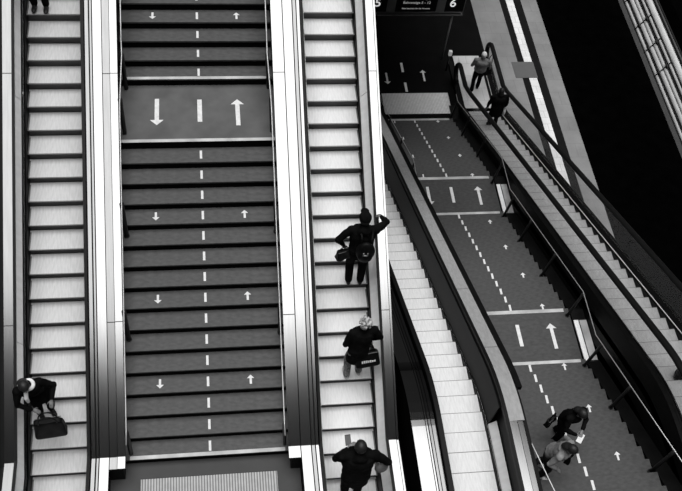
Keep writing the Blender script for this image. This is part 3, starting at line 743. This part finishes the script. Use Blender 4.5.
def tread_z(path, Y, y0, phase):    # z of the escalator tread under Y
    k = math.floor((Y - y0 - phase) / PIT); return path(y0 + phase + k * PIT)
def tread_zd(Y, y0, phase):
    k = math.floor((Y - y0 - phase) / PIT); return right_steps(y0 + phase + k * PIT + PIT * 0.5)

# man descending at the very top: only his feet are in the frame
zt = tread_z(left_steps, 13.9, 4.46, 0)
person('person on the left escalator cut off by the top edge, only black shoes showing', (-3.0, 13.92, zt), PI, 1.0, foot_l=(-0.105, 0.03, 0), foot_r=(0.105, 0.0, 0))
# woman with the tote bag
zt = tread_z(left_steps, 7.36, 4.46, 0)
P, J = person('person in black with a white scarf, head bowed, on the left escalator', (-2.97, 7.36, zt), PI + 0.45, 0.98, lean=(0.14, 0.12), head=(0.06, 0.06), bow=0.75, hand_l=(-0.12, 0.36, 1.08), hand_r=(0.22, 0.36, 1.05),
              scarf='cloth_white', hair_kind='long', coat=True, pole_l=(-1, -0.3, -0.2), pole_r=(1, -0.3, -0.2))
handbag('tote_bag', 'large black tote bag held by the person on the left escalator', 'bag', (-2.80, 6.84, 0.48), PI + 0.1, (0.54, 0.22, 0.50), 'leather', 0.24)
# capped man with backpack, right arm on the rail
zt = tread_z(left_steps, 9.22, 4.505, 0)
P, J = person('person in a black cap and backpack reaching right for the handrail', (2.60, 9.22, zt), -0.05, 1.08, lean=(0.02, 0.08), head=(0.0, 0.03), hand_r=(0.36, 0.48, 1.22), hand_l=(-0.27, 0.05, 1.00),
              cap='cloth_black', pole_r=(1.0, -0.1, 0.35), pole_l=(-1, -0.4, 0), stocky=1.1, hood=True)
w = world_pt(P, (0.05, -0.17, 1.0))
t = thing('backpack', 'black backpack worn by the capped person on the right escalator', 'backpack', w, -0.12)
b = bmesh.new(); ico(b, (0, -0.05, 0.22), (0.17, 0.10, 0.25), 3); ico(b, (0, -0.12, 0.14), (0.13, 0.06, 0.13), 3); bake('pack_body', b, 0.014, 'leather', t, 2)
for s in (-1, 1):
    b = bmesh.new(); tube(b, [(0.09 * s, 0.0, 0.08), (0.13 * s, 0.08, 0.10), (0.14 * s, 0.30, 0.30), (0.11 * s, 0.24, 0.50), (0.09 * s, 0.05, 0.50), (0.08 * s, -0.02, 0.42)], 0.018, 8); obj('strap', b, M['leather'], t, True)
b = bmesh.new(); box(b, -0.05, -0.03, -0.19, -0.17, 0.27, 0.34); box(b, 0.02, 0.04, -0.19, -0.17, 0.28, 0.35); box(b, -0.03, 0.02, -0.19, -0.17, 0.27, 0.285); obj('reflective_patch', b, M['cloth_mid'], t)
w = world_pt(P, (-0.27, -0.06, 0.80)); handbag('shoulder_bag', 'black bag hanging at the left hip of the capped person', 'bag', w, 0.3, (0.30, 0.14, 0.24), 'leather', 0.10, nh=1)
# curly haired person
zt = tread_z(left_steps, 7.70, 4.505, 0)
P, J = person('person with curly fair hair and dark jacket on the right escalator', (2.50, 7.72, zt), 0.10, 0.98, lean=(0.06, 0.10), head=(0.03, 0.03), hair='hairlight', hair_kind='curly', top='cloth_black', pants='denim', shoes='paleshoe',
              hand_r=(0.26, 0.16, 0.98), hand_l=(-0.20, 0.14, 0.92), pole_r=(1, -0.5, 0), coat=True, stocky=1.1, foot_l=(-0.14, -0.02, 0), foot_r=(0.10, 0.03, 0))
w = world_pt(P, (0.17, -0.16, 0.60)); handbag('handbag', 'black handbag with pale lettering beside the curly-haired person', 'bag', w, 0.15, (0.46, 0.18, 0.32), 'leather', 0.16, text_mark=True, tilt=-0.35)
b = bmesh.new(); box(b, -0.10, 0.10, -0.08, 0.08, 0, 0.012); bmesh.ops.subdivide_edges(b, edges=b.edges[:], cuts=3, use_grid_fill=True)
for v in b.verts: v.co.z += 0.02 * math.sin(v.co.x * 22 + v.co.y * 9)
o = obj('folded_paper', b, M['cloth_white']); o.location = world_pt(P, (0.29, 0.20, 1.03)); o.rotation_euler = (0.35, 0.1, 0.4); tag(o, 'crumpled white paper in the hand of the curly-haired person', 'paper')
# person with the phone at the bottom edge
zt = tread_z(left_steps, 5.92, 4.505, 0)
P, J = person('person in black holding up a phone at the bottom of the right escalator', (2.34, 5.82, zt), -0.02, 1.14, lean=(0.0, 0.06), head=(0.0, 0.03), hand_l=(-0.12, 0.27, 1.18), hand_r=(0.32, 0.12, 1.05), coat=True, stocky=1.3, hood=True, hair_kind='short', pole_l=(-1, -0.6, -0.3), pole_r=(1, -0.4, -0.3))
t = thing('phone', 'light-screened phone held up by the person at the bottom edge', 'phone', world_pt(P, (-0.11, 0.33, 1.14)), 0.0); t.rotation_euler = (-0.9, 0, 0.1)
b = box(bmesh.new(), -0.05, 0.05, -0.01, 0.0, 0, 0.19); bmesh.ops.bevel(b, geom=b.edges[:], offset=0.004, segments=2); obj('case', b, M['shoe'], t)
obj('screen', box(bmesh.new(), -0.044, 0.044, -0.0125, -0.0103, 0.01, 0.18), M['screen'], t)
t = thing('shopping_bag', 'pale cloth bag on the right arm of the phone holder', 'bag', world_pt(P, (0.38, 0.02, 0.93)), 0.3)
b = bmesh.new(); ico(b, (0, 0, 0.10), (0.13, 0.09, 0.16), 3); ico(b, (0.04, 0.02, 0.0), (0.10, 0.09, 0.10), 2); bake('bag_body', b, 0.014, 'cloth_mid', t, 2)
b = bmesh.new(); tube(b, [(-0.06, 0, 0.22), (-0.07, 0.02, 0.36), (-0.02, 0.03, 0.42), (0.04, 0.02, 0.34), (0.05, 0, 0.2)], 0.012, 8); obj('handle', b, M['cloth_white'], t, True)
# pair climbing the lower stairs towards the camera
def stz(Y): 
    j = math.floor((b2 - Y) / T); return L2 + hr * (j + 1)
P, J = person('person in black climbing the lower stairs with a white paper in hand', (6.64, 6.90, stz(6.90)), PI + 0.45, 0.94, lean=(0.05, 0.16), head=(0.02, 0.06), hand_l=(0.02, 0.42, 1.12), hand_r=(0.16, 0.42, 1.08), hair_kind='long', bow=0.85, foot_l=(-0.1, -0.06, 0), foot_r=(0.1, 0.12, 0.0), pole_l=(-1, -0.3, -0.5), pole_r=(1, -0.3, -0.5))
b = bmesh.new(); box(b, -0.05, 0.05, -0.13, 0.13, 0, 0.006); o = obj('paper_sheet', b, M['cloth_white']); o.location = world_pt(P, (0.14, 0.52, 1.08)); o.rotation_euler = (0.3, 0.1, PI / 2 + 0.9)
tag(o, 'small white paper held by the person in black on the lower stairs', 'paper')
t = handbag('shoulder_bag', 'black bag swinging behind the person with the white paper', 'bag', world_pt(P, (0.24, -0.16, 0.60)), 0.6, (0.28, 0.12, 0.24), 'leather', 0.2, nh=1)
P, J = person('person in a grey hooded top climbing beside the rail of the lower stairs', (5.98, 6.02, stz(6.02)), PI + 0.75, 0.94, lean=(0.05, 0.18), head=(0.02, 0.06), top='cloth_hood', pants='cloth_dark', shoes='paleshoe', hood=True, bow=0.85, hair_kind='long', stocky=1.05, hand_l=(-0.24, 0.18, 0.98), hand_r=(0.26, 0.26, 1.00), foot_l=(-0.1, -0.1, 0), foot_r=(0.1, 0.1, 0.0))
handbag('handbag', 'black handbag carried by the person in the grey hooded top', 'bag', world_pt(P, (-0.30, 0.30, 0.58)), 0.9, (0.30, 0.12, 0.30), 'leather', 0.14)
# pair at the foot of the glass escalator
P, J = person('white-haired person in a grey shirt at the foot of the glass-sided escalator', (9.27, 22.35, FL + 0.03), -0.15, 0.98, stocky=1.25, top='cloth_mid', hair='hairwhite', foot_l=(-0.12, -0.12, 0), foot_r=(0.1, 0.1, 0), hand_l=(-0.20, 0.2, 1.05))
handbag('shoulder_bag', 'black shoulder bag on the right side of the white-haired person', 'bag', world_pt(P, (0.26, 0.0, 0.78)), 0.2, (0.30, 0.16, 0.42), 'leather', 0.5, nh=1)
Y9 = 19.95; P, J = person('dark-haired person in black stepping off the glass-sided escalator', (9.22, Y9, tread_zd(Y9, 3.0, 0.2)), 0.0, 0.98, lean=(0.0, 0.05), hair_kind='long', pants='cloth_dark', coat=True, stocky=1.25)
t = thing('carrier_bag', 'small pale bag held beside the person stepping off the escalator', 'bag', world_pt(P, (0.30, 0.08, 0.52)), 0)
b = bmesh.new(); ico(b, (0, 0, 0.14), (0.06, 0.10, 0.15), 2); bake('bag_body', b, 0.012, 'cloth_white', t, 2)
b = bmesh.new(); tube(b, [(0, -0.04, 0.27), (0, 0, 0.38), (0, 0.04, 0.27)], 0.010, 8); obj('handle', b, M['cloth_white'], t, True)
# bag with a pole at the right edge
Yb_ = 7.60; zz = tread_zd(Yb_, 3.0, 0.2)
t = thing('trolley_bag', 'black rolling bag at the right edge, on the glass-sided escalator', 'suitcase', (9.14, Yb_, zz), 0.5)
b = bmesh.new(); ico(b, (0, 0, 0.34), (0.18, 0.13, 0.30), 3); ico(b, (0, 0, 0.14), (0.17, 0.13, 0.12), 3); bake('case_body', b, 0.015, 'leather', t, 2)
for s in (-1, 1):
    b = bmesh.new(); tube(b, [(0.13 * s - 0.01, -0.08, 0.035), (0.13 * s + 0.01, -0.08, 0.035)], 0.035, 12); obj('wheel', b, M['shoe'], t, True)
b = bmesh.new(); tube(b, [(-0.06, 0.1, 0.4), (-0.07, 0.1, 0.9), (0.07, 0.1, 0.9), (0.06, 0.1, 0.4)], 0.010, 8); obj('handle', b, M['rail'], t, True)

# ------------------------------------------------------------------ world: bright glass roof overhead, dim hall round it
w = bpy.data.worlds.new('hall_daylight'); S.world = w; w.use_nodes = True
n = w.node_tree.nodes; l = w.node_tree.links; bg = n['Background']
tc = n.new('ShaderNodeTexCoord'); sp = n.new('ShaderNodeSeparateXYZ'); l.new(tc.outputs['Generated'], sp.inputs[0])
mr = n.new('ShaderNodeMapRange'); mr.interpolation_type = 'SMOOTHSTEP'; mr.inputs['From Min'].default_value = 0.868; mr.inputs['From Max'].default_value = 0.908
mr.inputs['To Min'].default_value = 0.06; mr.inputs['To Max'].default_value = 6.2
l.new(sp.outputs['Z'], mr.inputs['Value']); l.new(mr.outputs[0], bg.inputs['Strength']); bg.inputs['Color'].default_value = (1, 1, 1, 1)

# ------------------------------------------------------------------ camera
F = 931.32; th, yaw, roll = [math.radians(v) for v in (54.594, 13.711, -9.4)]
cam = bpy.data.cameras.new('camera'); co = bpy.data.objects.new('camera', cam); COL.objects.link(co)
cy, sy = math.cos(yaw), math.sin(yaw)
fw = Vector((sy * math.cos(th), cy * math.cos(th), -math.sin(th))); r = Vector((cy, -sy, 0)); d = fw.cross(r)
c, s = math.cos(roll), math.sin(roll); r2 = c * r + s * d; d2 = -s * r + c * d
m3 = Matrix((r2, -d2, -fw)).transposed(); co.matrix_world = Matrix.Translation((0, 0, 15.735)) @ m3.to_4x4()
cam.sensor_width = 36; cam.sensor_fit = 'HORIZONTAL'; cam.lens = F / 682 * 36; cam.clip_start = 0.5; cam.clip_end = 200
S.camera = co
S.view_settings.view_transform = 'Standard'; S.view_settings.look = 'None'; S.view_settings.gamma = 1; S.view_settings.use_curve_mapping = False
S.view_settings.exposure = 0.0
